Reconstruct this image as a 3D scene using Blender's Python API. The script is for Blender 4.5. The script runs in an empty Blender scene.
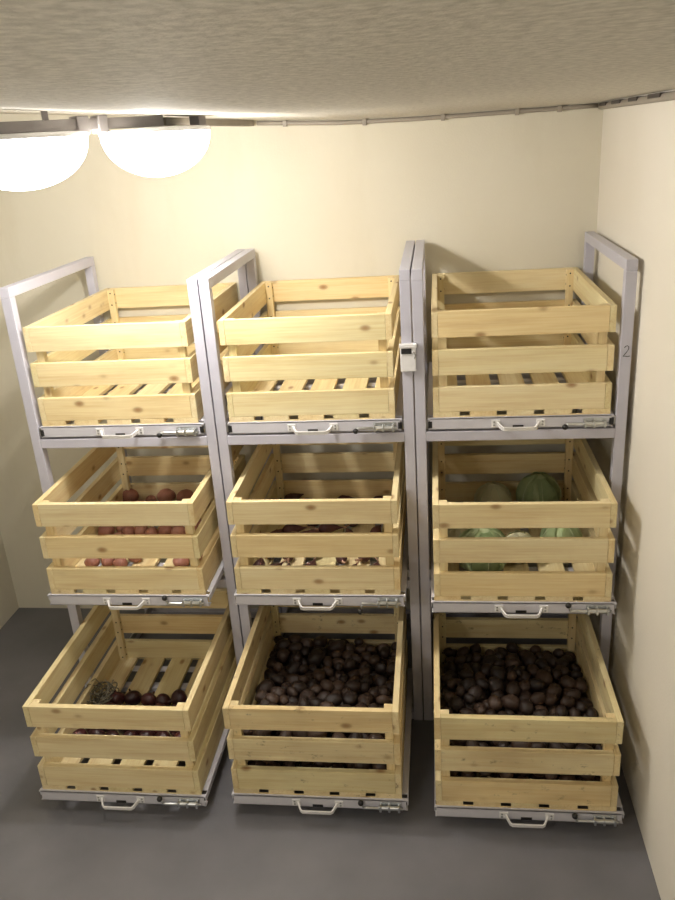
import bpy, bmesh, math, random
import numpy as np
from mathutils import Vector, Matrix, noise

C = bpy.context.scene.collection
PI = math.pi
# ---------------------------------------------------------------- camera
CAM = Vector((1.3168, -2.2949, 1.9467)); YAW, PITCH, ROLL, FPX = -.136, -.3729, -.0672, 796.43

def cam_dir(a, b):                      # a right, b down, in units of the focal length
    c, s = math.cos(ROLL), math.sin(ROLL); a, b = c*a + s*b, -s*a + c*b
    c, s = math.cos(PITCH), math.sin(PITCH); up = -b; yf = c - s*up; z = s + c*up
    c, s = math.cos(YAW), math.sin(YAW)
    return Vector((c*a + s*yf, -s*a + c*yf, z))
fwd = cam_dir(0, 0).normalized(); rgt = (cam_dir(1, 0) - cam_dir(0, 0)).normalized(); up = rgt.cross(fwd)
cd_ = bpy.data.cameras.new('camera'); cam = bpy.data.objects.new('camera', cd_); C.objects.link(cam)
cam.matrix_world = Matrix(((rgt.x, up.x, -fwd.x, CAM.x), (rgt.y, up.y, -fwd.y, CAM.y), (rgt.z, up.z, -fwd.z, CAM.z), (0, 0, 0, 1)))
cd_.sensor_fit = 'HORIZONTAL'; cd_.sensor_width = 36; cd_.lens = FPX/675*36; cd_.clip_start = .02
sc = bpy.context.scene
sc.camera = cam
# ---------------------------------------------------------------- light and exposure
w = bpy.data.worlds.new('world'); sc.world = w; w.use_nodes = True
w.node_tree.nodes['Background'].inputs[0].default_value = (1, .95, .88, 1)
w.node_tree.nodes['Background'].inputs[1].default_value = .02
LAMP_STRENGTH = 46.0
LAMP_COLOR = (1.0, .962, .90)
LAMPS = [(.380, -.45), (.622, -.20), (.30, -2.45)]  # the last is an added fill lamp, out of view
sc.view_settings.view_transform = 'Standard'; sc.view_settings.look = 'None'
sc.view_settings.gamma = 1; sc.view_settings.use_curve_mapping = False
sc.view_settings.exposure = -0.07

# ---------------------------------------------------------------- materials
def new_mat(name):
    m = bpy.data.materials.new(name); m.use_nodes = True
    nt = m.node_tree; b = nt.nodes['Principled BSDF']
    return m, nt, b
def N(nt, t, **kw):
    n = nt.nodes.new(t)
    for k, v in kw.items():
        if k in n.inputs: n.inputs[k].default_value = v
        else: setattr(n, k, v)
    return n
def ramp(nt, fac, stops):
    r = nt.nodes.new('ShaderNodeValToRGB'); el = r.color_ramp.elements
    while len(el) < len(stops): el.new(.5)
    for e, (p, c) in zip(el, stops): e.position = p; e.color = (*c, 1) if len(c) == 3 else c
    nt.links.new(fac, r.inputs[0]); return r.outputs[0]
def mix(nt, fac, a, b, mode='MIX'):
    m = nt.nodes.new('ShaderNodeMix'); m.data_type = 'RGBA'; m.blend_type = mode
    for s, v in ((m.inputs[0], fac), (m.inputs[6], a), (m.inputs[7], b)):
        if isinstance(v, bpy.types.NodeSocket): nt.links.new(v, s)
        else: s.default_value = v if isinstance(v, float) else (*v, 1)
    return m.outputs[2]
def coords(nt, scale=(1, 1, 1), rnd=True, kind='Object'):
    tc = nt.nodes.new('ShaderNodeTexCoord'); mp = nt.nodes.new('ShaderNodeMapping')
    mp.inputs['Scale'].default_value = scale
    src = tc.outputs[kind]
    if rnd:
        oi = nt.nodes.new('ShaderNodeObjectInfo'); mu = N(nt, 'ShaderNodeVectorMath', operation='MULTIPLY_ADD')
        cb = nt.nodes.new('ShaderNodeCombineXYZ')
        for k in range(3): nt.links.new(oi.outputs['Random'], cb.inputs[k])
        nt.links.new(cb.outputs[0], mu.inputs[0]); mu.inputs[1].default_value = (37, 61, 23)
        nt.links.new(src, mu.inputs[2]); src = mu.outputs[0]
    nt.links.new(src, mp.inputs['Vector']); return mp.outputs[0]
def noise_t(nt, vec, scale, detail=3, rough=.5):
    n = N(nt, 'ShaderNodeTexNoise', Scale=scale, Detail=detail, Roughness=rough); nt.links.new(vec, n.inputs['Vector']); return n.outputs['Fac']
def bump(nt, b, h, strength, dist=.002):
    n = N(nt, 'ShaderNodeBump', Strength=strength, Distance=dist); nt.links.new(h, n.inputs['Height']); nt.links.new(n.outputs[0], b.inputs['Normal'])

def pine(name, dirt=False):
    m, nt, b = new_mat(name)
    v = coords(nt, (1.2, 14, 14))                       # grain runs along local X
    g = noise_t(nt, v, 2.2, 5, .6)
    col = ramp(nt, g, [(.30, (.68, .51, .26)), (.5, (.82, .69, .40)), (.72, (.88, .78, .52))])
    v1 = coords(nt, (1.5, 60, 60)); g1 = noise_t(nt, v1, 3, 3, .6)
    col = mix(nt, .35, col, ramp(nt, g1, [(.35, (.70, .52, .28)), (.65, (.90, .79, .54))]))
    oi = nt.nodes.new('ShaderNodeObjectInfo')
    tint = ramp(nt, oi.outputs['Random'], [(0, (1, .90, .74)), (.35, (1, .97, .88)), (.7, (1, 1, 1)), (1, (.90, .92, .80))])
    col = mix(nt, .8, col, tint, 'MULTIPLY')
    # knots: few, oval, gated at random
    vk = coords(nt, (9.5, 17, 17))
    vo = N(nt, 'ShaderNodeTexVoronoi', Scale=1.0, Randomness=1.0); nt.links.new(vk, vo.inputs['Vector'])
    kn = ramp(nt, vo.outputs['Distance'], [(.05, (1, 1, 1)), (.12, (.7, .7, .7)), (.19, (.12, .12, .12)), (.26, (0, 0, 0))])
    sep = nt.nodes.new('ShaderNodeSeparateColor'); nt.links.new(vo.outputs['Color'], sep.inputs[0])
    gate = ramp(nt, sep.outputs[0], [(.44, (0, 0, 0)), (.48, (1, 1, 1))])
    kf = mix(nt, 1.0, kn, gate, 'MULTIPLY')
    col = mix(nt, kf, col, (.36, .20, .08))
    if dirt:
        vd = coords(nt, (1, 1.6, 1.6)); d1 = noise_t(nt, vd, 26, 6, .7)
        col = mix(nt, ramp(nt, d1, [(.60, (0, 0, 0)), (.72, (.8, .8, .8))]), col, (.10, .06, .035))
        d2 = noise_t(nt, vd, 5, 2)
        col = mix(nt, ramp(nt, d2, [(.4, (0, 0, 0)), (.8, (.45, .45, .45))]), col, (.42, .30, .15))
    nt.links.new(col, b.inputs['Base Color']); b.inputs['Roughness'].default_value = .55
    bump(nt, b, g1, .12, .001)
    return m
def flat(name, col, rough=.5, metal=0.0, var=0.0, scale=40, bmp=0.0):
    m, nt, b = new_mat(name)
    b.inputs['Roughness'].default_value = rough; b.inputs['Metallic'].default_value = metal
    v = coords(nt); n = noise_t(nt, v, scale, 4)
    c2 = tuple(x*(1-var) for x in col); c1 = tuple(min(1, x*(1+var)) for x in col)
    nt.links.new(ramp(nt, n, [(.3, c2), (.7, c1)]), b.inputs['Base Color'])
    if bmp: bump(nt, b, n, bmp)
    return m
def wallmat(name, c1, c2, bmp=.15, sc1=1.2, sc2=160, stain=None):
    m, nt, b = new_mat(name); v = coords(nt, rnd=False)
    n = noise_t(nt, v, sc1, 5); f = noise_t(nt, v, sc2, 3)
    col = ramp(nt, n, [(.35, c2), (.65, c1)])
    if stain:
        s = noise_t(nt, coords(nt, (3, 3, .7), False), 2.0, 5, .6)
        col = mix(nt, ramp(nt, s, [(.55, (0, 0, 0)), (.75, (.5, .5, .5))]), col, stain)
    nt.links.new(col, b.inputs['Base Color']); b.inputs['Roughness'].default_value = .85
    bump(nt, b, f, bmp, .003); return m
PINE = pine('pine'); PINE_DIRTY = pine('soiled_pine', True)
METAL = flat('lilac_grey_paint', (.54, .53, .61), .38, var=.03, scale=8)
METAL_TRAY = flat('pale_grey_paint', (.61, .60, .66), .38, var=.03, scale=8)
WHITE = flat('white_paint', (.82, .81, .82), .35, var=.02)
ZINC = flat('zinc', (.62, .64, .66), .28, 1.0, .1)
STEEL = flat('dull_steel', (.45, .45, .46), .4, 1.0, .1)
BLACK = flat('black_plastic', (.012, .012, .013), .4)
SCREW = flat('dark_screw', (.05, .04, .035), .5)
INK = flat('ink', (.03, .03, .04), .6)
WALL = wallmat('cream_wall', (.755, .715, .60), (.70, .655, .535), .2, 1.4, 150, (.66, .61, .48))
WALL_R = wallmat('cream_wall_right_lit', (.85, .80, .71), (.81, .76, .66), .2, 1.4, 150)  # lit copy of the wall cream: missing lamp light put into the colour
CEIL = wallmat('speckled_ceiling', (.76, .72, .64), (.56, .53, .46), .5, 90, 220)
FLOOR = wallmat('grey_floor_paint', (.185, .180, .195), (.135, .135, .148), .06, 3, 60)
FLOOR.node_tree.nodes['Principled BSDF'].inputs['Roughness'].default_value = .38
PIPE = flat('grey_conduit', (.34, .30, .25), .5, var=.08, scale=10)
RAIL = flat('grey_rail', (.36, .33, .32), .5, var=.08, scale=10)
def produce(name, stops, sc1=12, rough=.6, b_=.4, dusty=None):
    m, nt, b = new_mat(name); v = coords(nt)
    oi = nt.nodes.new('ShaderNodeObjectInfo'); n = noise_t(nt, v, sc1, 5, .6)
    a = N(nt, 'ShaderNodeMath', operation='MULTIPLY_ADD'); nt.links.new(oi.outputs['Random'], a.inputs[0]); a.inputs[1].default_value = .35; nt.links.new(n, a.inputs[2])
    s = N(nt, 'ShaderNodeMath', operation='SUBTRACT'); nt.links.new(a.outputs[0], s.inputs[0]); s.inputs[1].default_value = .17
    col = ramp(nt, s.outputs[0], stops)
    if dusty:
        d = noise_t(nt, v, 38, 4); col = mix(nt, ramp(nt, d, [(.5, (0, 0, 0)), (.75, (.7, .7, .7))]), col, dusty)
    nt.links.new(col, b.inputs['Base Color']); b.inputs['Roughness'].default_value = rough
    bump(nt, b, n, b_, .002); return m
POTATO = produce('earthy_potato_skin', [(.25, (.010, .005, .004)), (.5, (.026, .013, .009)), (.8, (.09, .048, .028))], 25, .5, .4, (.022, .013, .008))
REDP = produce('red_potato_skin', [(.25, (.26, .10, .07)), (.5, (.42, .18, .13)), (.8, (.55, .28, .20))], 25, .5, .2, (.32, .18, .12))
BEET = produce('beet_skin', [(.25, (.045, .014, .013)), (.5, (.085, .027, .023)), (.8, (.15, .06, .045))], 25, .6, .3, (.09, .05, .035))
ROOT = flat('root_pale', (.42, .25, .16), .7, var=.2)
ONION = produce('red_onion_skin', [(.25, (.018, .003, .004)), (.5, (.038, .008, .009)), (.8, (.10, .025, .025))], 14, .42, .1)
CAB = produce('cabbage_leaf', [(.25, (.42, .54, .27)), (.5, (.55, .65, .36)), (.8, (.68, .75, .48))], 9, .5, .3)
CAB_PALE = produce('pale_cabbage_leaf', [(.25, (.72, .69, .44)), (.5, (.79, .75, .52)), (.8, (.85, .82, .62))], 9, .5, .3)
VEIN = flat('cabbage_rib', (.64, .71, .47), .5, var=.08)
STALK = flat('dry_stalk', (.20, .18, .13), .8, var=.35, scale=30)
def emission(name, col, s):
    m = bpy.data.materials.new(name); m.use_nodes = True; nt = m.node_tree; b = nt.nodes['Principled BSDF']
    b.inputs['Base Color'].default_value = (.9, .9, .88, 1); b.inputs['Emission Color'].default_value = (*col, 1)
    b.inputs['Emission Strength'].default_value = s; b.inputs['Roughness'].default_value = .2
    return m
GLASS = emission('added_lamp_glass', LAMP_COLOR, LAMP_STRENGTH)  # glow of the added fill lamp alone
GLASS_DIM = emission('dimmer_opal_glass', LAMP_COLOR, LAMP_STRENGTH*.5)
GLASS_CLEAR = emission('half_clear_opal_glass', LAMP_COLOR, LAMP_STRENGTH*.6)
_nt = GLASS_CLEAR.node_tree; _o = _nt.nodes['Material Output']; _t = _nt.nodes.new('ShaderNodeBsdfTransparent'); _m = _nt.nodes.new('ShaderNodeMixShader')
_m.inputs[0].default_value = .4; _nt.links.new(_t.outputs[0], _m.inputs[1]); _nt.links.new(_nt.nodes['Principled BSDF'].outputs[0], _m.inputs[2]); _nt.links.new(_m.outputs[0], _o.inputs[0])

# ---------------------------------------------------------------- mesh helpers
def link(name, bm, mats, parent=None, smooth=False, loc=(0, 0, 0), rot=(0, 0, 0)):
    me = bpy.data.meshes.new(name)
    bmesh.ops.recalc_face_normals(bm, faces=bm.faces[:]); bm.to_mesh(me); bm.free()
    for m in (mats if isinstance(mats, (list, tuple)) else [mats]): me.materials.append(m)
    if smooth:
        for p in me.polygons: p.use_smooth = True
    o = bpy.data.objects.new(name, me); C.objects.link(o); o.parent = parent; o.location = loc; o.rotation_euler = rot
    return o
def bx(bm, x0, x1, y0, y1, z0, z1, bev=0.0, mi=0):
    vs = [bm.verts.new((x, y, z)) for x in (x0, x1) for y in (y0, y1) for z in (z0, z1)]
    fs = [bm.faces.new([vs[i] for i in q]) for q in ((0, 1, 3, 2), (4, 6, 7, 5), (0, 4, 5, 1), (2, 3, 7, 6), (0, 2, 6, 4), (1, 5, 7, 3))]
    for f in fs: f.material_index = mi
    if bev:
        es = list({e for f in fs for e in f.edges})
        r = bmesh.ops.bevel(bm, geom=es, offset=bev, segments=2, affect='EDGES', profile=.6)
        for f in r['faces']: f.material_index = mi
def tube(bm, pts, r, n=10, mi=0, radii=None):
    pts = [Vector(p) for p in pts]; rings = []
    for i, p in enumerate(pts):
        t = (pts[min(i+1, len(pts)-1)] - pts[max(i-1, 0)]).normalized()
        a = t.cross(Vector((0, 0, 1))) if abs(t.z) < .9 else t.cross(Vector((0, 1, 0))); a.normalize(); b = t.cross(a)
        rr = radii[i] if radii else r
        rings.append([bm.verts.new(p + rr*(math.cos(2*PI*k/n)*a + math.sin(2*PI*k/n)*b)) for k in range(n)])
    for i in range(len(rings)-1):
        for k in range(n):
            f = bm.faces.new((rings[i][k], rings[i][(k+1) % n], rings[i+1][(k+1) % n], rings[i+1][k])); f.material_index = mi
    bm.faces.new(rings[0][::-1]).material_index = mi; bm.faces.new(rings[-1]).material_index = mi
def lathe(bm, prof, n=40, mi=0, cz=0):
    rings = []
    for r, z in prof:
        if r < 1e-6: rings.append([bm.verts.new((0, 0, z+cz))])
        else: rings.append([bm.verts.new((r*math.cos(2*PI*k/n), r*math.sin(2*PI*k/n), z+cz)) for k in range(n)])
    for a, b in zip(rings, rings[1:]):
        for k in range(n):
            q = ([a[k]] if len(a) > 1 else [a[0]]) + ([a[(k+1) % n]] if len(a) > 1 else []) + ([b[(k+1) % n]] if len(b) > 1 else []) + ([b[k]] if len(b) > 1 else [b[0]])
            bm.faces.new(q).material_index = mi
def disc(bm, c, axis, r, h, n=10, mi=0):
    a = Vector(axis).normalized(); tube(bm, [Vector(c), Vector(c) + a*h], r, n, mi)
def empty(name, loc, label, cat, group=None, rz=0):
    o = bpy.data.objects.new(name, None); C.objects.link(o); o.location = loc; o.rotation_euler.z = rz; o.empty_display_size = .1
    o['label'] = label; o['category'] = cat
    if group: o['group'] = group
    return o
def tag(o, label, cat, group=None):
    o['label'] = label; o['category'] = cat
    if group: o['group'] = group
    return o
def struct(o): o['kind'] = 'structure'; return o
def copy_tree(o, parent=None):
    c = o.copy(); C.objects.link(c); c.parent = parent
    for ch in o.children: copy_tree(ch, c)
    return c

# ---------------------------------------------------------------- dimensions (metres)
W, G, T, H, D = .62, .004, .0312, 1.5867, .6582
RX = [0.0, W+G, 2*(W+G)]                       # left edge of each rack
Z1, Z2, Z3 = 1.1371, .6153, .0778             # tray tops
TH, TW = .0366, .5455
CW, CH, CDP = .52, .3235, .682                # crate
XL, XR, YB, YF = -.641, 1.885, .70, -3.0
ZC = [(-.641, 2.13), (-.25, 2.105), (.13, 2.073), (.42, 2.047), (.67, 2.024), (1.0, 2.004), (1.27, 2.0), (1.885, 2.003)]
def zc(x): return float(np.interp(x, [a for a, _ in ZC], [b for _, b in ZC]))

# ---------------------------------------------------------------- setting
bm = bmesh.new(); bx(bm, XL-.15, XR+.15, YF-.15, YB+.15, -.12, 0); struct(link('floor', bm, FLOOR))
bm = bmesh.new(); bx(bm, XL-.15, XR+.15, YB, YB+.15, 0, 2.14); struct(link('wall_back', bm, WALL))
bm = bmesh.new(); bx(bm, XR, XR+.15, YF, YB, 0, 2.14); struct(link('wall_right', bm, WALL_R))
bm = bmesh.new(); bx(bm, XL-.15, XL, YF, YB, 0, 2.14); struct(link('wall_left', bm, WALL))
bm = bmesh.new(); bx(bm, XL-.15, XR+.15, YF-.15, YF, 0, 2.14); struct(link('wall_front', bm, WALL))
bm = bmesh.new()                               # ceiling that rises gently to the left
pts = [(XL-.16, 2.142)] + ZC + [(XR+.16, 2.003)]
lo = [[bm.verts.new((x, y, z)) for x, z in pts] for y in (YF-.15, YB+.15)]
hi = [[bm.verts.new((x, y, 2.26)) for x, z in pts] for y in (YF-.15, YB+.15)]
n = len(pts)
for i in range(n-1):
    bm.faces.new((lo[0][i], lo[0][i+1], lo[1][i+1], lo[1][i])); bm.faces.new((hi[0][i], hi[1][i], hi[1][i+1], hi[0][i+1]))
    for j in (0, 1): bm.faces.new((lo[j][i], hi[j][i], hi[j][i+1], lo[j][i+1]))
for i in (0, n-1): bm.faces.new((lo[0][i], lo[1][i], hi[1][i], hi[0][i]))
struct(link('ceiling', bm, CEIL))

# ---------------------------------------------------------------- racks with sliding trays
def front_y(pull): return -pull
def handle_bm():
    bm = bmesh.new()                            # origin: centre of the tray face; -Y towards the room
    for s in (-1, 1):
        bx(bm, s*.066-.013, s*.066+.013, -.003, 0, -.013, .011, .0012)
        disc(bm, (s*.071, -.003, .004), (0, -1, 0), .003, .0015, 8, 1); disc(bm, (s*.071, -.003, -.006), (0, -1, 0), .003, .0015, 8, 1)
    pts = [(-.060, -.002, -.001), (-.057, -.010, -.003), (-.049, -.026, -.008), (-.043, -.030, -.009), (.043, -.030, -.009), (.049, -.026, -.008), (.057, -.010, -.003), (.060, -.002, -.001)]
    for a, b in zip(pts, pts[1:]):
        pass
    # a flat strap, bent outward
    sec = [(.0, -.0055), (.0, .0055)]
    rings = []
    for i, p in enumerate(pts):
        p = Vector(p); t = (Vector(pts[min(i+1, 7)]) - Vector(pts[max(i-1, 0)])).normalized(); nrm = t.cross(Vector((0, 0, 1))).normalized()*.0025
        u = Vector((0, -.2, 1)).normalized()*.0058
        rings.append([bm.verts.new(p + a*nrm + b*u) for a, b in ((-1, -1), (1, -1), (1, 1), (-1, 1))])
    for a, b in zip(rings, rings[1:]):
        for k in range(4): bm.faces.new((a[k], a[(k+1) % 4], b[(k+1) % 4], b[k]))
    bm.faces.new(rings[0]); bm.faces.new(rings[-1])
    bx(bm, -.016, .016, -.0012, .001, -.0165, -.0075, 0, 2)    # slot in the face behind the strap
    return bm
def latch(parent, x, y, z, turn):
    """zinc barrel bolt with a ball-ended arm; turn 1 = arm up, -1 = arm hanging"""
    bm = bmesh.new()
    bx(bm, -.034, .034, -.002, 0, -.014, .015, .0008)
    for px in (-.03, -.004, .026):
        lathe_pts = [(px + .004*0, -.0105 + .0085*math.cos(a), -.002 + .0095*math.sin(a)) for a in np.linspace(0, 2*PI, 13)]
        bx(bm, px-.003, px+.004, -.0175, 0, -.012, .009, .002)
    disc(bm, (-.016, -.002, .010), (0, -1, 0), .003, .002); disc(bm, (.014, -.002, .010), (0, -1, 0), .003, .002)
    tube(bm, [(-.034, -.010, -.001), (.030, -.010, -.001)], .0068, 12)
    p = link('bolt_plate', bm, ZINC, parent, loc=(x, y, z)); p['label'] = 'zinc plate of the barrel bolt'
    bm = bmesh.new()
    tube(bm, [(-.083, -.011, -.001), (-.08, -.011, -.001), (.038, -.011, -.001)], .0045, 10)
    tube(bm, [(-.079, -.011, -.001), (-.083, -.013, turn*.006), (-.086, -.015, turn*.012)], .004, 8)
    q = link('bolt', bm, ZINC, parent, True, loc=(x, y, z))
    bm = bmesh.new(); bmesh.ops.create_uvsphere(bm, u_segments=16, v_segments=10, radius=.0088, matrix=Matrix.Translation((-.088, -.016, turn*.017)))
    k = link('knob', bm, BLACK, parent, True, loc=(x, y, z)); k['label'] = 'black ball knob'

def make_rack(i, label):
    r = empty('sliding_tray_rack', (RX[i], 0, 0), label, 'rack')
    for x in (0, W-T):
        for y, yy in ((0, T), (D-T, D)):
            bm = bmesh.new(); bx(bm, x, x+T, y, yy, 0, H-T, .002); link('post', bm, METAL, r)
        bm = bmesh.new(); bx(bm, x, x+T, 0, D, H-T, H, .002); link('top_rail', bm, METAL, r)
        for z in (Z1, Z2, Z3):
            bm = bmesh.new(); bx(bm, x+.004, x+T-.004, T, D-T, z-TH-T-.006, z-TH-.006, .002); link('side_rail', bm, METAL, r)
            s = 1 if x == 0 else -1; xx = x+T if x == 0 else x
            bm = bmesh.new(); bx(bm, min(xx, xx+s*.005), max(xx, xx+s*.005), .004, D-.01, z-.032, z-.004, .0008)
            o = link('slide_rail', bm, STEEL, r); o['label'] = 'dull steel telescopic slide'
    for z in (Z1, Z2, Z3):
        for y in (0, D-T):
            bm = bmesh.new(); bx(bm, T, W-T, y, y+T, z-TH-T-.006, z-TH-.006, .002); link('crossbar', bm, METAL, r)
    return r
def add_tray(r, z, pull, turn, closed):
    x0, x1 = W/2-TW/2, W/2+TW/2; y0 = -pull; y1 = y0+.645; t = .003
    bm = bmesh.new()
    # front channel: face with two flanges whose ends stick out like prongs
    bx(bm, x0+.006, x1-.006, y0, y0+t, z-TH, z, .0008)
    bx(bm, x0, x1, y0, y0+.013, z-.004, z, .0008); bx(bm, x0+.002, x1-.002, y0, y0+.02, z-TH, z-TH+.003, .0008)
    for xa, xb in ((x0, x0+t), (x1-t, x1)):
        bx(bm, xa, xb, y0+.004, y1, z-.020, z-.002, .0006)
    bx(bm, x0, x0+.034, y0+.03, y1, z-.004, z, .0006); bx(bm, x1-.034, x1, y0+.03, y1, z-.004, z, .0006)
    bx(bm, x0+.034, x1-.034, y1-.03, y1, z-.004, z, .0006)
    tray = link('tray', bm, METAL_TRAY, r); tray['label'] = 'pale painted pull-out tray'
    for yy in (.17, .36, .50):                      # cross bars under the crate
        bm = bmesh.new(); bx(bm, x0+.004, x1-.004, y0+yy+.02, y0+yy+.055, z-.026, z-.006, .001); link('cross_bar', bm, METAL_TRAY, tray)
    link('handle', handle_bm(), [WHITE, STEEL, BLACK], tray, loc=(W/2-.004, y0, z-TH*.5))['label'] = 'white bent strap handle'
    latch(tray, W/2+.219, y0, z-TH*.52-(.003 if closed else 0), turn)
    for s in ((-1, 1) if closed else ()):           # rubber stop at the ends of the tray face
        xa = x0+.0005 if s < 0 else x1-.0125
        bm = bmesh.new(); bx(bm, xa, xa+.012, y0-.002, y0+.004, z-.030, z-.009, .001)
        o = link('stopper', bm, BLACK, tray); o['label'] = 'black rubber stopper'
PULL = {(0, 0): 0, (1, 0): 0, (2, 0): 0, (0, 1): .172, (1, 1): .1656, (2, 1): .1984, (0, 2): .4653, (1, 2): .4504, (2, 2): .468}
LZ = (Z1, Z2, Z3)
racks = []
rl = ['pale grey steel rack at the left, by the lamps, its middle tray holding reddish potatoes',
      'pale grey steel rack between the two others, with a white clamp on its post',
      'pale grey steel rack against the right wall with a handwritten 2 on its post']
for i in range(3):
    r = make_rack(i, rl[i]); racks.append(r)
    for l in range(3):
        add_tray(r, LZ[l], PULL[(i, l)], -1.6 if (i, l) == (1, 1) else (-.45 if l == 0 else 1.25), l == 0)
# clamp on the post of the middle rack
bm = bmesh.new(); bx(bm, W-T-.004, W+.010, -.010, -.0005, 1.290, 1.372, .002); bx(bm, W-T-.006, W+.014, -.013, -.001, 1.362, 1.374, .002)
o = link('post_clamp', bm, WHITE, racks[1]); o['label'] = 'white clamp plate'
bm = bmesh.new(); bx(bm, W-T-.001, W-.002, -.0125, -.0095, 1.344, 1.360, .001); q = link('clamp_window', bm, BLACK, o); q['label'] = 'black inset'
bm = bmesh.new(); tube(bm, [(W-.001, -.0125, 1.352), (W+.006, -.016, 1.348), (W+.010, -.014, 1.338), (W+.006, -.0125, 1.330)], .0018, 8); link('clamp_lever', bm, STEEL, o, True)
# the handwritten figure 2 on the right post
bm = bmesh.new()
pts = [(-.006, .010), (-.003, .0145), (.002, .016), (.0055, .012), (.005, .006), (.001, -.001), (-.005, -.009), (-.0085, -.014), (-.004, -.013), (.003, -.0145), (.010, -.013)]
bm2 = [(W-T*.48 + x*1.05, -.0008, 1.328 + z*1.05) for x, z in pts]
tube(bm, bm2, .0011, 6); o = link('handwritten_number', bm, INK, racks[2]); o['label'] = 'black handwritten figure 2'

# ---------------------------------------------------------------- crates
BT, BH, SG = .018, .077, .0375                # board thickness, height, gap
ZB = [.0175, .0175+BH+SG, .0175+2*(BH+SG)]
rc = random.Random(5)
def board(name, mat, parent, L, h, t, loc, rz=0, holes=(), face=-1):
    bm = bmesh.new(); bx(bm, -L/2, L/2, -t/2, t/2, 0, h, .0016)
    for hx, hz in holes: disc(bm, (hx, face*(t/2-.0005), hz), (0, face, 0), .0026, .0012, 8, 1)
    return link(name, bm, [mat, SCREW], parent, loc=loc, rot=(0, 0, rz))
def make_crate(mat, label, group):
    c = empty('wooden_crate', (0, 0, 0), label, 'crate', group)
    for z in ZB:
        a = CW/2-BT-.022
        board('front_board', mat, c, CW-2*BT-.001, BH, BT, (0, BT/2, z))
        board('back_board', mat, c, CW-2*BT-.001, BH, BT, (0, CDP-BT/2, z))
        for s in (-1, 1):
            board('side_board', mat, c, CDP, BH, BT, (s*(CW/2-BT/2), CDP/2, z), -s*PI/2, [(e*(CDP/2-.03), BH*q) for e in (-1, 1) for q in (.3, .72)])
    for sx in (-1, 1):
        for y, f in ((BT+.011, -1), (CDP-BT-.011, 1)):
            bm = bmesh.new(); bx(bm, 0, CH-.020, -.0125, .0125, -.0105, .0105, .0015)      # long axis X, stood up on end
            for z in ZB:
                for q in (.3, .72): disc(bm, (z-.0175+BH*q, -sx*.0120*1, 0), (0, -sx, 0), .003, .0012, 8, 1)
                for q in (.22, .80): disc(bm, (z-.0175+BH*q, 0, f*-.0100 if f > 0 else .0100), (0, 0, -f), .003, .0012, 8, 1)
            o = link('corner_post', bm, [mat, SCREW], c)
            # local X -> world Z, local Y -> world X, local Z -> world Y
            o.matrix_local = Matrix(((0, 1, 0, sx*(CW/2-BT-.0125)), (0, 0, 1, y), (1, 0, 0, .0178), (0, 0, 0, 1)))
    for k in range(5):
        xc = -CW/2+.04+k*.11
        bm = bmesh.new(); bx(bm, -CDP/2, CDP/2, -.04, .04, .004, .0172, .001); link('floor_slat', bm, mat, c, loc=(xc, CDP/2, 0), rot=(0, 0, PI/2))
    for y in (.0017, CDP-.0017):
        bm = bmesh.new(); bx(bm, -CW/2, CW/2, -.0013, .0013, .0002, .0038, .0005); link('batten', bm, mat, c, loc=(0, y, 0))
    return c
crate0 = make_crate(PINE, '', None)
crate1 = make_crate(PINE_DIRTY, '', None)
DX = {(0, 0): -.0047, (0, 1): -.0006, (0, 2): -.0022, (1, 0): -.008, (1, 1): -.003, (1, 2): -.006, (2, 0): .0034, (2, 1): -.0028, (2, 2): -.0081}
CL = {(0, 0): 'empty pine slatted crate on the top tray of the left rack', (1, 0): 'empty pine slatted crate on the top tray of the centre rack',
      (2, 0): 'empty pine slatted crate on the top tray of the right rack, near the handwritten 2',
      (0, 1): 'pine slatted crate holding reddish potatoes, half pulled out', (1, 1): 'pine slatted crate holding dark roots, middle of the centre column',
      (2, 1): 'pine slatted crate holding green cabbages', (0, 2): 'nearly empty pine crate at lower left with a few dark onions, pulled far out',
      (1, 2): 'soiled pine crate full of dark potatoes, at the foot of the centre rack', (2, 2): 'soiled pine crate full of dark potatoes, lowest beside the right wall'}
CPOS = {}
for k, key in enumerate(sorted(PULL)):
    i, l = key
    base = crate1 if key in ((1, 2), (2, 2)) else crate0
    used = 'used1' if base is crate1 else 'used0'
    c = base if not globals().get(used) else copy_tree(base)
    globals()[used] = True
    c.location = (RX[i]+W/2+DX[key], -PULL[key]+.008, LZ[l]); CPOS[key] = c.location.copy()
    c.rotation_euler.z = rc.uniform(-.003, .003)
    c['label'] = CL[key]; c['group'] = 'slatted crates on the rack trays'

# ---------------------------------------------------------------- produce
def lump(seed, rx, ry, rz, sub=3, amp=.12, freq=1.3):
    bm = bmesh.new(); bmesh.ops.create_icosphere(bm, subdivisions=sub, radius=1)
    off = Vector((seed*7.3, seed*3.1, seed*5.7))
    for v in bm.verts:
        d = v.co.normalized(); s = 1 + amp*noise.noise(d*freq+off) + amp*.35*noise.noise(d*freq*3+off)
        v.co = Vector((d.x*rx*s, d.y*ry*s, d.z*rz*s))
    return bm
def mesh_of(bm, name, mats, smooth=True):
    me = bpy.data.meshes.new(name); bm.to_mesh(me); bm.free()
    for m in (mats if isinstance(mats, (list, tuple)) else [mats]): me.materials.append(m)
    for p in me.polygons: p.use_smooth = smooth
    return me
pot_meshes = [mesh_of(lump(k+1, 1.22+.06*(k % 3), .98-.03*(k % 2), .90, 3, .16), 'potato', POTATO) for k in range(6)]
pot_low = [(lambda b: ([v.co.copy() for v in b.verts], [[v.index for v in f.verts] for f in b.faces]))(lump(k+1, 1.22, .97, .9, 2, .16)) for k in range(3)]
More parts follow.
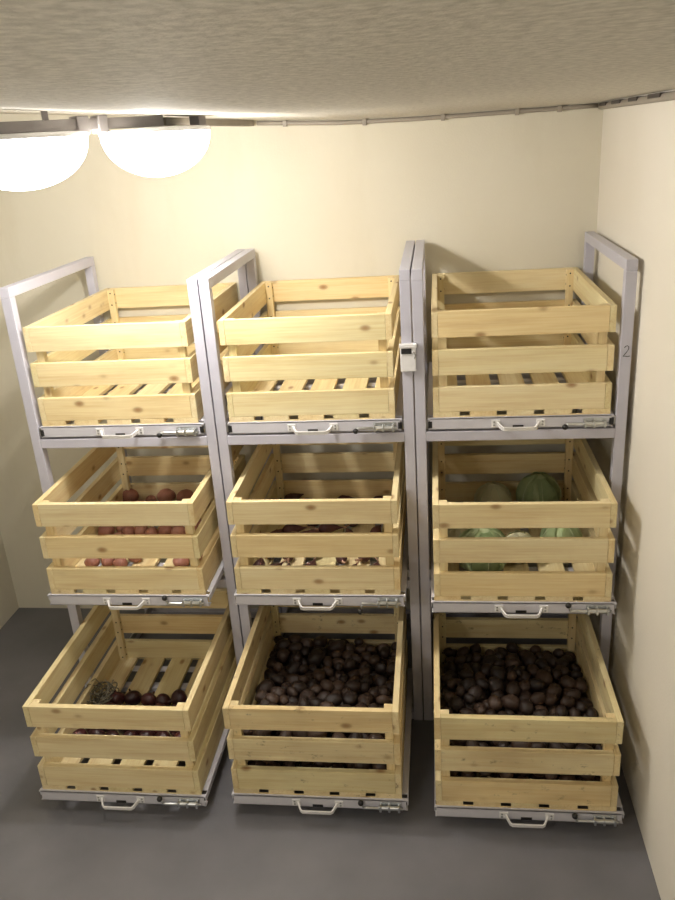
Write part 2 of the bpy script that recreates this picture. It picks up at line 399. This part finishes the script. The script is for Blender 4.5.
def pack(key, seed, cap, label, group, stuff_label):
    rng = np.random.RandomState(seed); c = CPOS[key]
    x0, x1, y0, y1 = -CW/2+BT, CW/2-BT, BT, CDP-BT
    P = []                                       # x y z r
    def surf(x, y):                              # heap height: higher in front, dipping to the back and sides
        t = (y-y0)/(y1-y0); return .205 - .085*t**1.2 + .012*math.sin(9*x+seed) + .01*math.sin(13*y+2*seed)
    fails = 0
    while fails < 60 and len(P) < 900:
        r = float(np.clip(rng.normal(.0225, .0035), .016, .031)); best = None
        A = np.array(P) if P else np.zeros((0, 4))
        for _ in range(14):
            x = rng.uniform(x0+r, x1-r); y = rng.uniform(y0+r, y1-r)
            if any(abs(x) > CW/2-BT-.025-r and (yy < BT+.022+r) for yy in (y, CDP-y)): continue
            z = .0178+r
            if len(A):
                d2 = (A[:, 0]-x)**2+(A[:, 1]-y)**2; rr = (A[:, 3]+r)*.97; m = d2 < rr**2
                if m.any(): z = max(z, float((A[m, 2]+np.sqrt(rr[m]**2-d2[m])).max()))
            if z + r*.6 > surf(x, y): continue
            if best is None or z < best[2]: best = (x, y, z, r)
        if best is None: fails += 1
        else: P.append(best); fails = 0
    P = np.array(P); score = []
    for k, (x, y, z, r) in enumerate(P):         # how open each one is to the view from above and in front
        d = np.array([0, -.62, .78]); rel = P[:, :3]-P[k, :3]; t = rel@d; perp = np.linalg.norm(rel-np.outer(t, d), axis=1)
        cov = ((t > .008) & (perp < P[:, 3]*.9)).sum(); score.append(cov*1.0 - z*8)
    order = np.argsort(score, kind='stable'); shown = set(order[:cap].tolist())
    bm = bmesh.new()
    for k, (x, y, z, r) in enumerate(P):
        rot = Matrix.Rotation(rng.uniform(0, 2*PI), 4, 'Z') @ Matrix.Rotation(rng.uniform(-.35, .35), 4, 'Y') @ Matrix.Rotation(rng.uniform(0, 6.28), 4, 'X')
        q = 1.03*r
        if k in shown:
            o = bpy.data.objects.new('potato', pot_meshes[k % 6]); C.objects.link(o)
            o.location = (c.x+x, c.y+y, c.z+z); o.rotation_euler = rot.to_euler(); o.scale = (q*.94, q, q); tag(o, label, 'potato', group)
        else:
            vs, fs = pot_low[k % 3]; nv = [bm.verts.new(rot @ (v*q*.95) + Vector((x, y, z))) for v in vs]
            for f in fs: bm.faces.new([nv[j] for j in f])
    o = link('buried_potatoes', bm, POTATO, None, True, loc=c); o['kind'] = 'stuff'; tag(o, stuff_label, 'potatoes')
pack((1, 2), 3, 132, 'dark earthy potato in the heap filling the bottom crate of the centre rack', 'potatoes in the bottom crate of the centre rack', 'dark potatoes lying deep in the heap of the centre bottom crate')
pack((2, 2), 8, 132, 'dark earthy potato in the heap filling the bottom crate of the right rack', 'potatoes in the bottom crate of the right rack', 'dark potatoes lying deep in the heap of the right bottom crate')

SLAT = .0173
rp = random.Random(11)
def in_x(key, x, r=0): return x
red_meshes = [mesh_of(lump(k+20, 1.15, 1.0, .92, 3, .13), 'red_potato', REDP) for k in range(4)]
reds = [(.082, .49, .038), (.236, .49, .036), (.313, .485, .034), (.179, .47, .024), (.145, .44, .022), (.05+.05, .40, .026), (.20, .40, .024), (.27, .41, .026), (.35, .42, .028), (.40, .46, .028),
        (.10, .20, .030), (.146, .235, .024), (.185, .20, .026), (.230, .21, .027), (.276, .19, .025), (.325, .205, .028), (.374, .20, .026), (.42, .21, .028), (.46, .24, .028), (.16, .16, .023),
        (.136, -.02, .025), (.189, -.01, .026), (.241, -.03, .026), (.276, .02, .025), (.451, -.02, .028), (.485, .03, .026), (.21, .05, .026), (.15, .06, .026), (.40, .30, .03), (.30, .30, .026), (.22, .31, .025), (.34, .11, .027)]
c = CPOS[(0, 1)]
for k, (x, y, r) in enumerate(reds):
    o = bpy.data.objects.new('red_potato', red_meshes[k % 4]); C.objects.link(o)
    o.scale = (r*.92, r*.92, r*.92); o.rotation_euler = (rp.uniform(-.2, .2), rp.uniform(-.2, .2), rp.uniform(0, 6.28)); o.location = (x, y, c.z+SLAT+r*.84)
    tag(o, {0: 'large reddish potato at the back left of the left middle crate', 1: 'large reddish potato at the back centre of the left middle crate', 2: 'large reddish potato at the back right of the left middle crate'}.get(k,
        'small reddish potato lying loose in the middle crate of the left rack'), 'potato', 'reddish potatoes in the left middle crate')

def beet_mesh(seed):
    bm = bmesh.new(); rr = random.Random(seed); n = 12; L = 1.0
    prof = [0, .55, .85, 1.0, 1.0, .93, .82, .70, .56, .42, .28, .16, .09]
    bend = rr.uniform(-.12, .12)
    pts = [(i/12*2.9-1.45, bend*math.sin(i/12*PI)*2, .0) for i in range(13)]
    tube(bm, pts, 1, 14, 0, [max(.04, p*.62*(1+.05*rr.uniform(-1, 1))) for p in prof])
    tube(bm, [(1.4, 0, 0), (1.8, rr.uniform(-.2, .2), .05), (2.2, rr.uniform(-.4, .4), .12)], .05, 6, 1, [.10, .05, .02])
    tube(bm, [(-1.35, 0, 0), (-1.7, .05, .1), (-2.0, rr.uniform(-.3, .3), .18)], .1, 6, 1, [.16, .12, .10])
    bmesh.ops.recalc_face_normals(bm, faces=bm.faces[:])
    return mesh_of(bm, 'beetroot', [BEET, ROOT])
beets = [beet_mesh(k) for k in range(4)]
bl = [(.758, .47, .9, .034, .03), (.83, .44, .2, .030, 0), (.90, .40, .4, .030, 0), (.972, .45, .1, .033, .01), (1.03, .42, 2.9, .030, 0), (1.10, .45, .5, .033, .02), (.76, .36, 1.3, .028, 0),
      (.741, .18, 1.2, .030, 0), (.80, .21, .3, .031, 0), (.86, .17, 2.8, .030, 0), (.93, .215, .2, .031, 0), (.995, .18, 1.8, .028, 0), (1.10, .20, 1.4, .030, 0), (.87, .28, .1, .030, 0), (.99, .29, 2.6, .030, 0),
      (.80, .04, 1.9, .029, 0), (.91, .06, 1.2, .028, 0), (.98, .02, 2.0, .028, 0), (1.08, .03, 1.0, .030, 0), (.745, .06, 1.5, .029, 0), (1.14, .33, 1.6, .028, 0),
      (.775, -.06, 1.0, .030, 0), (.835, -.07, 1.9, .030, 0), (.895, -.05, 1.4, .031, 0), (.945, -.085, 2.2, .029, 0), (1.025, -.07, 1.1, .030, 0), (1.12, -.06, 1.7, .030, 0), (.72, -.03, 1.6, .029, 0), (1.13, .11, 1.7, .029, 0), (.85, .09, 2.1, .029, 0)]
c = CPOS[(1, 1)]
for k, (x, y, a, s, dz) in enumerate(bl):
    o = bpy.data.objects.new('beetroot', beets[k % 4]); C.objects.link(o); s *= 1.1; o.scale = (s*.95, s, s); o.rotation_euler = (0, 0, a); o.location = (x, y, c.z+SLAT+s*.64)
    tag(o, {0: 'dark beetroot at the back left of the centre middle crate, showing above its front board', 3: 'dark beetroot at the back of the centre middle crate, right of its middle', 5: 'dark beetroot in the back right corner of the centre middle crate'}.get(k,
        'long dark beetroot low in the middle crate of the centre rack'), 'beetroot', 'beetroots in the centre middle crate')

def make_cabbage(x, y, r, pale, seed, label):
    cz_ = CPOS[(2, 1)].z+SLAT; rr = random.Random(seed)
    root = empty('cabbage', (x, y, cz_), label, 'cabbage', 'cabbages in the middle crate of the right rack')
    m = CAB_PALE if pale else CAB
    link('head', lump(seed+40, r*.95, r*.95, r*.88, 4, .05), m, root, True, loc=(0, 0, r*.9))
    for k in range(5):                            # outer wrapping leaves with a raised rib
        a0 = k*2*PI/5 + rr.uniform(-.3, .3); bm = bmesh.new(); grid = []
        top = rr.uniform(1.15, 1.5)
        for i in range(9):
            th = -1.15 + (top+1.15)*i/8; row = []
            for j in range(9):
                ph = (j-4)/4*.78*math.cos(max(-.9, min(1.2, th))*.7); q = 1.03 + .045*((j-4)/4)**2 + .02*math.sin(j*1.9+i+seed) + (.05 if i == 8 else 0)
                row.append(bm.verts.new((r*.97*q*math.cos(th)*math.cos(a0+ph), r*.97*q*math.cos(th)*math.sin(a0+ph), max(r*-.89, r*.9*q*math.sin(th)))))
            grid.append(row)
        for i in range(8):
            for j in range(8): bm.faces.new((grid[i][j], grid[i][j+1], grid[i+1][j+1], grid[i+1][j]))
        bmesh.ops.solidify(bm, geom=bm.faces[:], thickness=.0015)
        tube(bm, [(r*1.03*math.cos(th)*math.cos(a0), r*1.03*math.cos(th)*math.sin(a0), max(-r*.85, r*.93*math.sin(th))) for th in np.linspace(-.9, top*.9, 9)], .002, 6, 1, [.0024, .0022, .002, .0018, .0016, .0013, .001, .0008, .0006])
        link('outer_leaf', bm, [m, VEIN], root, True, loc=(0, 0, r*.9))
for a in [(1.672, .395, .078, 0, 1, 'large green cabbage farthest back in the crate, showing above the front board'),
          (1.508, .365, .066, 1, 2, 'pale yellowish cabbage at the back of the crate, left of the large green one'),
          (1.448, -.040, .083, 0, 3, 'light green cabbage nearest the left front of the crate'),
          (1.566, .025, .055, 1, 4, 'small pale cabbage in the centre front, seen between the boards'),
          (1.705, .065, .066, 0, 5, 'green cabbage at the right front of the crate, seen between the boards'),
          (1.375, .10, .050, 1, 6, 'small pale cabbage tucked against the left side of the crate')]:
    make_cabbage(*a)

def onion_mesh(seed):
    bm = bmesh.new(); rr = random.Random(seed)
    lathe(bm, [(0, -.86), (.25, -.85), (.62, -.70), (.92, -.35), (1.0, 0), (.93, .32), (.70, .62), (.40, .82), (.20, .95), (.12, 1.12), (.10, 1.3), (0, 1.36)], 20)
    for v in bm.verts:
        q = 1+.10*noise.noise(v.co*1.6+Vector((seed*5, 0, 0))); v.co = Vector((v.co.x*q*1.02, v.co.y*q*.97, v.co.z*q*.95))
    bmesh.ops.recalc_face_normals(bm, faces=bm.faces[:])
    return mesh_of(bm, 'red_onion', [ONION])
on = [onion_mesh(k) for k in range(3)]; c = CPOS[(0, 2)]
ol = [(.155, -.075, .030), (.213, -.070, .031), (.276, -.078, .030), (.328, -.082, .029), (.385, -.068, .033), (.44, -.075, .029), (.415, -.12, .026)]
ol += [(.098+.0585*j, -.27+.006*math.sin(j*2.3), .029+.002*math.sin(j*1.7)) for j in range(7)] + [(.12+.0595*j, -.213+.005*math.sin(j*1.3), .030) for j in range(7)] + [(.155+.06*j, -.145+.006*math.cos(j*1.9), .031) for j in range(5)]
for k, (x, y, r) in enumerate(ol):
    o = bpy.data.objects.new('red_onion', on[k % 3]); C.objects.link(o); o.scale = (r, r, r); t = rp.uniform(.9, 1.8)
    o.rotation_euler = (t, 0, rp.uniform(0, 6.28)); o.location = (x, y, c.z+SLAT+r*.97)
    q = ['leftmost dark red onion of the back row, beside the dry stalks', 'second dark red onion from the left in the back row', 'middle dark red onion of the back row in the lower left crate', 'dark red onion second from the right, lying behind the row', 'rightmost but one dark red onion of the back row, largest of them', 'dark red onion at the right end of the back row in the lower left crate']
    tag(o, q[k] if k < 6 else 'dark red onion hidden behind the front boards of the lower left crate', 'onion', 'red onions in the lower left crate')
bm = bmesh.new(); rs = random.Random(4)
for k in range(34):                               # dried stalks in a loose tangle
    a = rs.uniform(0, 2*PI); R = rs.uniform(.015, .045); z0 = rs.uniform(.006, .05); ps = []
    cx, cy = rs.uniform(-.012, .012), rs.uniform(-.02, .02); sw = rs.uniform(2, 5); tl = rs.uniform(-.4, .4)
    for j in range(12):
        t = a + sw*j/11; q = R*(1+.25*math.sin(3*t+k)); ps.append((cx+q*math.cos(t), cy+q*1.3*math.sin(t), max(.004, z0+tl*q*math.sin(t+1)+.012*math.sin(2*t+k))))
    tube(bm, ps, .0016, 5, 0, [.0016+.0008*math.sin(j/11*PI) for j in range(12)])
for k in range(7):
    a = rs.uniform(0, 2*PI); q = rs.uniform(.02, .04); b_ = a+rs.uniform(-.8, .8)
    tube(bm, [(0, 0, .03), (q*math.cos(a), q*math.sin(a), .055), (1.3*q*math.cos(b_), 1.5*q*math.sin(b_), .07+rs.uniform(0, .02)), (1.7*q*math.cos(b_+.5), 1.7*q*math.sin(b_+.5), .06+rs.uniform(0, .02))], .002, 5)
o = link('dried_stalk_bundle', bm, STALK, None, True, loc=(.100, -.070, c.z+SLAT)); tag(o, 'tangled bundle of dry grey-green stalks in the left corner of the lower left crate', 'dried stalks')

# ---------------------------------------------------------------- lamps, rail and conduit
def lamp(x, y, R, h, label, glass=None, bulb=0):
    t = empty('ceiling_lamp', (x, y, 2.000), label, 'lamp', 'dome lamps under the ceiling rail')
    bm = bmesh.new(); lathe(bm, [(0, -.001), (R*.6, -.001), (R*.98, -.003), (R+.004, -.007), (R+.002, -.014), (0, -.014)], 48); link('base', bm, WHITE, t, True)
    bm = bmesh.new()
    lathe(bm, [(R*math.cos(a), -.0142-h*math.sin(a)) for a in np.linspace(0, PI/2, 16)[:-1]] + [(0, -.0142-h)], 48)
    link('dome', bm, glass or GLASS, t, True)['label'] = 'glowing opal dome'
    if bulb:
        l = bpy.data.lights.new('bulb', 'POINT'); l.energy = bulb; l.color = LAMP_COLOR; l.shadow_soft_size = .03
        o = bpy.data.objects.new('bulb', l); C.objects.link(o); o.parent = t; o.location = (0, 0, -.055)
lamp(LAMPS[0][0], LAMPS[0][1], .155, .108, 'glowing white dome lamp hanging nearest the left edge, the larger looking one', GLASS_DIM)
lamp(LAMPS[1][0], LAMPS[1][1], .136, .104, 'glowing white dome lamp nearer the back wall, second from the left edge', GLASS_CLEAR, 34)
lamp(LAMPS[2][0], LAMPS[2][1], .150, .115, 'added unseen fill lamp behind the viewpoint, nearest the front wall')  # added, unseen: brightens the ceiling and the bottom crate fronts
r = empty('mounting_rail', (0, 0, 0), 'grey rail under the ceiling that carries the dome lamps', 'rail')
P0, P1 = Vector((LAMPS[0][0], LAMPS[0][1], 0)), Vector((LAMPS[1][0], LAMPS[1][1], 0)); dv = (P1-P0).normalized(); ang = math.atan2(dv.y, dv.x)
E0 = P0 - dv*.45; E1 = Vector((.68, YB-.02, 0))
def bar_between(name, a, b, wd, z0, z1, mat, parent):
    d = b-a; L = d.length; bm = bmesh.new(); bx(bm, 0, L, -wd/2, wd/2, z0, z1, .0015)
    return link(name, bm, mat, parent, loc=(a.x, a.y, 0), rot=(0, 0, math.atan2(d.y, d.x)))
bar_between('bar', E0, P1+dv*.02, .03, 2.0015, 2.026, RAIL, r)
bar_between('bar', P1+dv*.021, E1, .024, 2.003, 2.022, PIPE, r)
MID = (P0+P1)/2
for off, wd, m in ((-.02, .03, RAIL), (.03, .024, RAIL), (.30, .022, RAIL)):
    q = MID+dv*off; bm = bmesh.new(); bx(bm, -wd/2, wd/2, -.024, .024, 1.992, 2.032, .003); link('clip', bm, m, r, loc=(q.x, q.y, 0), rot=(0, 0, ang))
for off in (-.5, -.1, .35):
    q = MID+dv*off; bm = bmesh.new(); bx(bm, -.006, .006, -.006, .006, 2.024, zc(q.x)+.002, .001); link('hanger', bm, RAIL, r, loc=(q.x, q.y, 0), rot=(0, 0, ang))
p = empty('cable_conduit', (0, 0, 0), 'thin grey conduit running along the top of the back and right walls', 'conduit')
bm = bmesh.new(); xs = np.linspace(.70, XR-.02, 22)
tube(bm, [(x, YB-.0085, zc(x)-.010) for x in xs], .0075, 8)
tube(bm, [(XR-.011, y, zc(XR)-.014) for y in np.linspace(YB-.012, -1.2, 20)], .010, 8)
link('pipe', bm, PIPE, p, True)
for x in (.80, 1.08, 1.35, 1.60, 1.74):
    bm = bmesh.new(); bx(bm, x-.007, x+.007, YB-.019, YB-.0005, zc(x)-.022, zc(x)-.001, .002); link('clip', bm, PIPE, p)
for y, l in ((.60, .05), (.40, .06), (.18, .05), (-.05, .06)):
    bm = bmesh.new(); bx(bm, XR-.0235, XR-.0005, y-l, y+l, zc(XR)-.014, zc(XR)-.003, .002); link('clip', bm, SCREW, p)['label'] = 'dark clip'
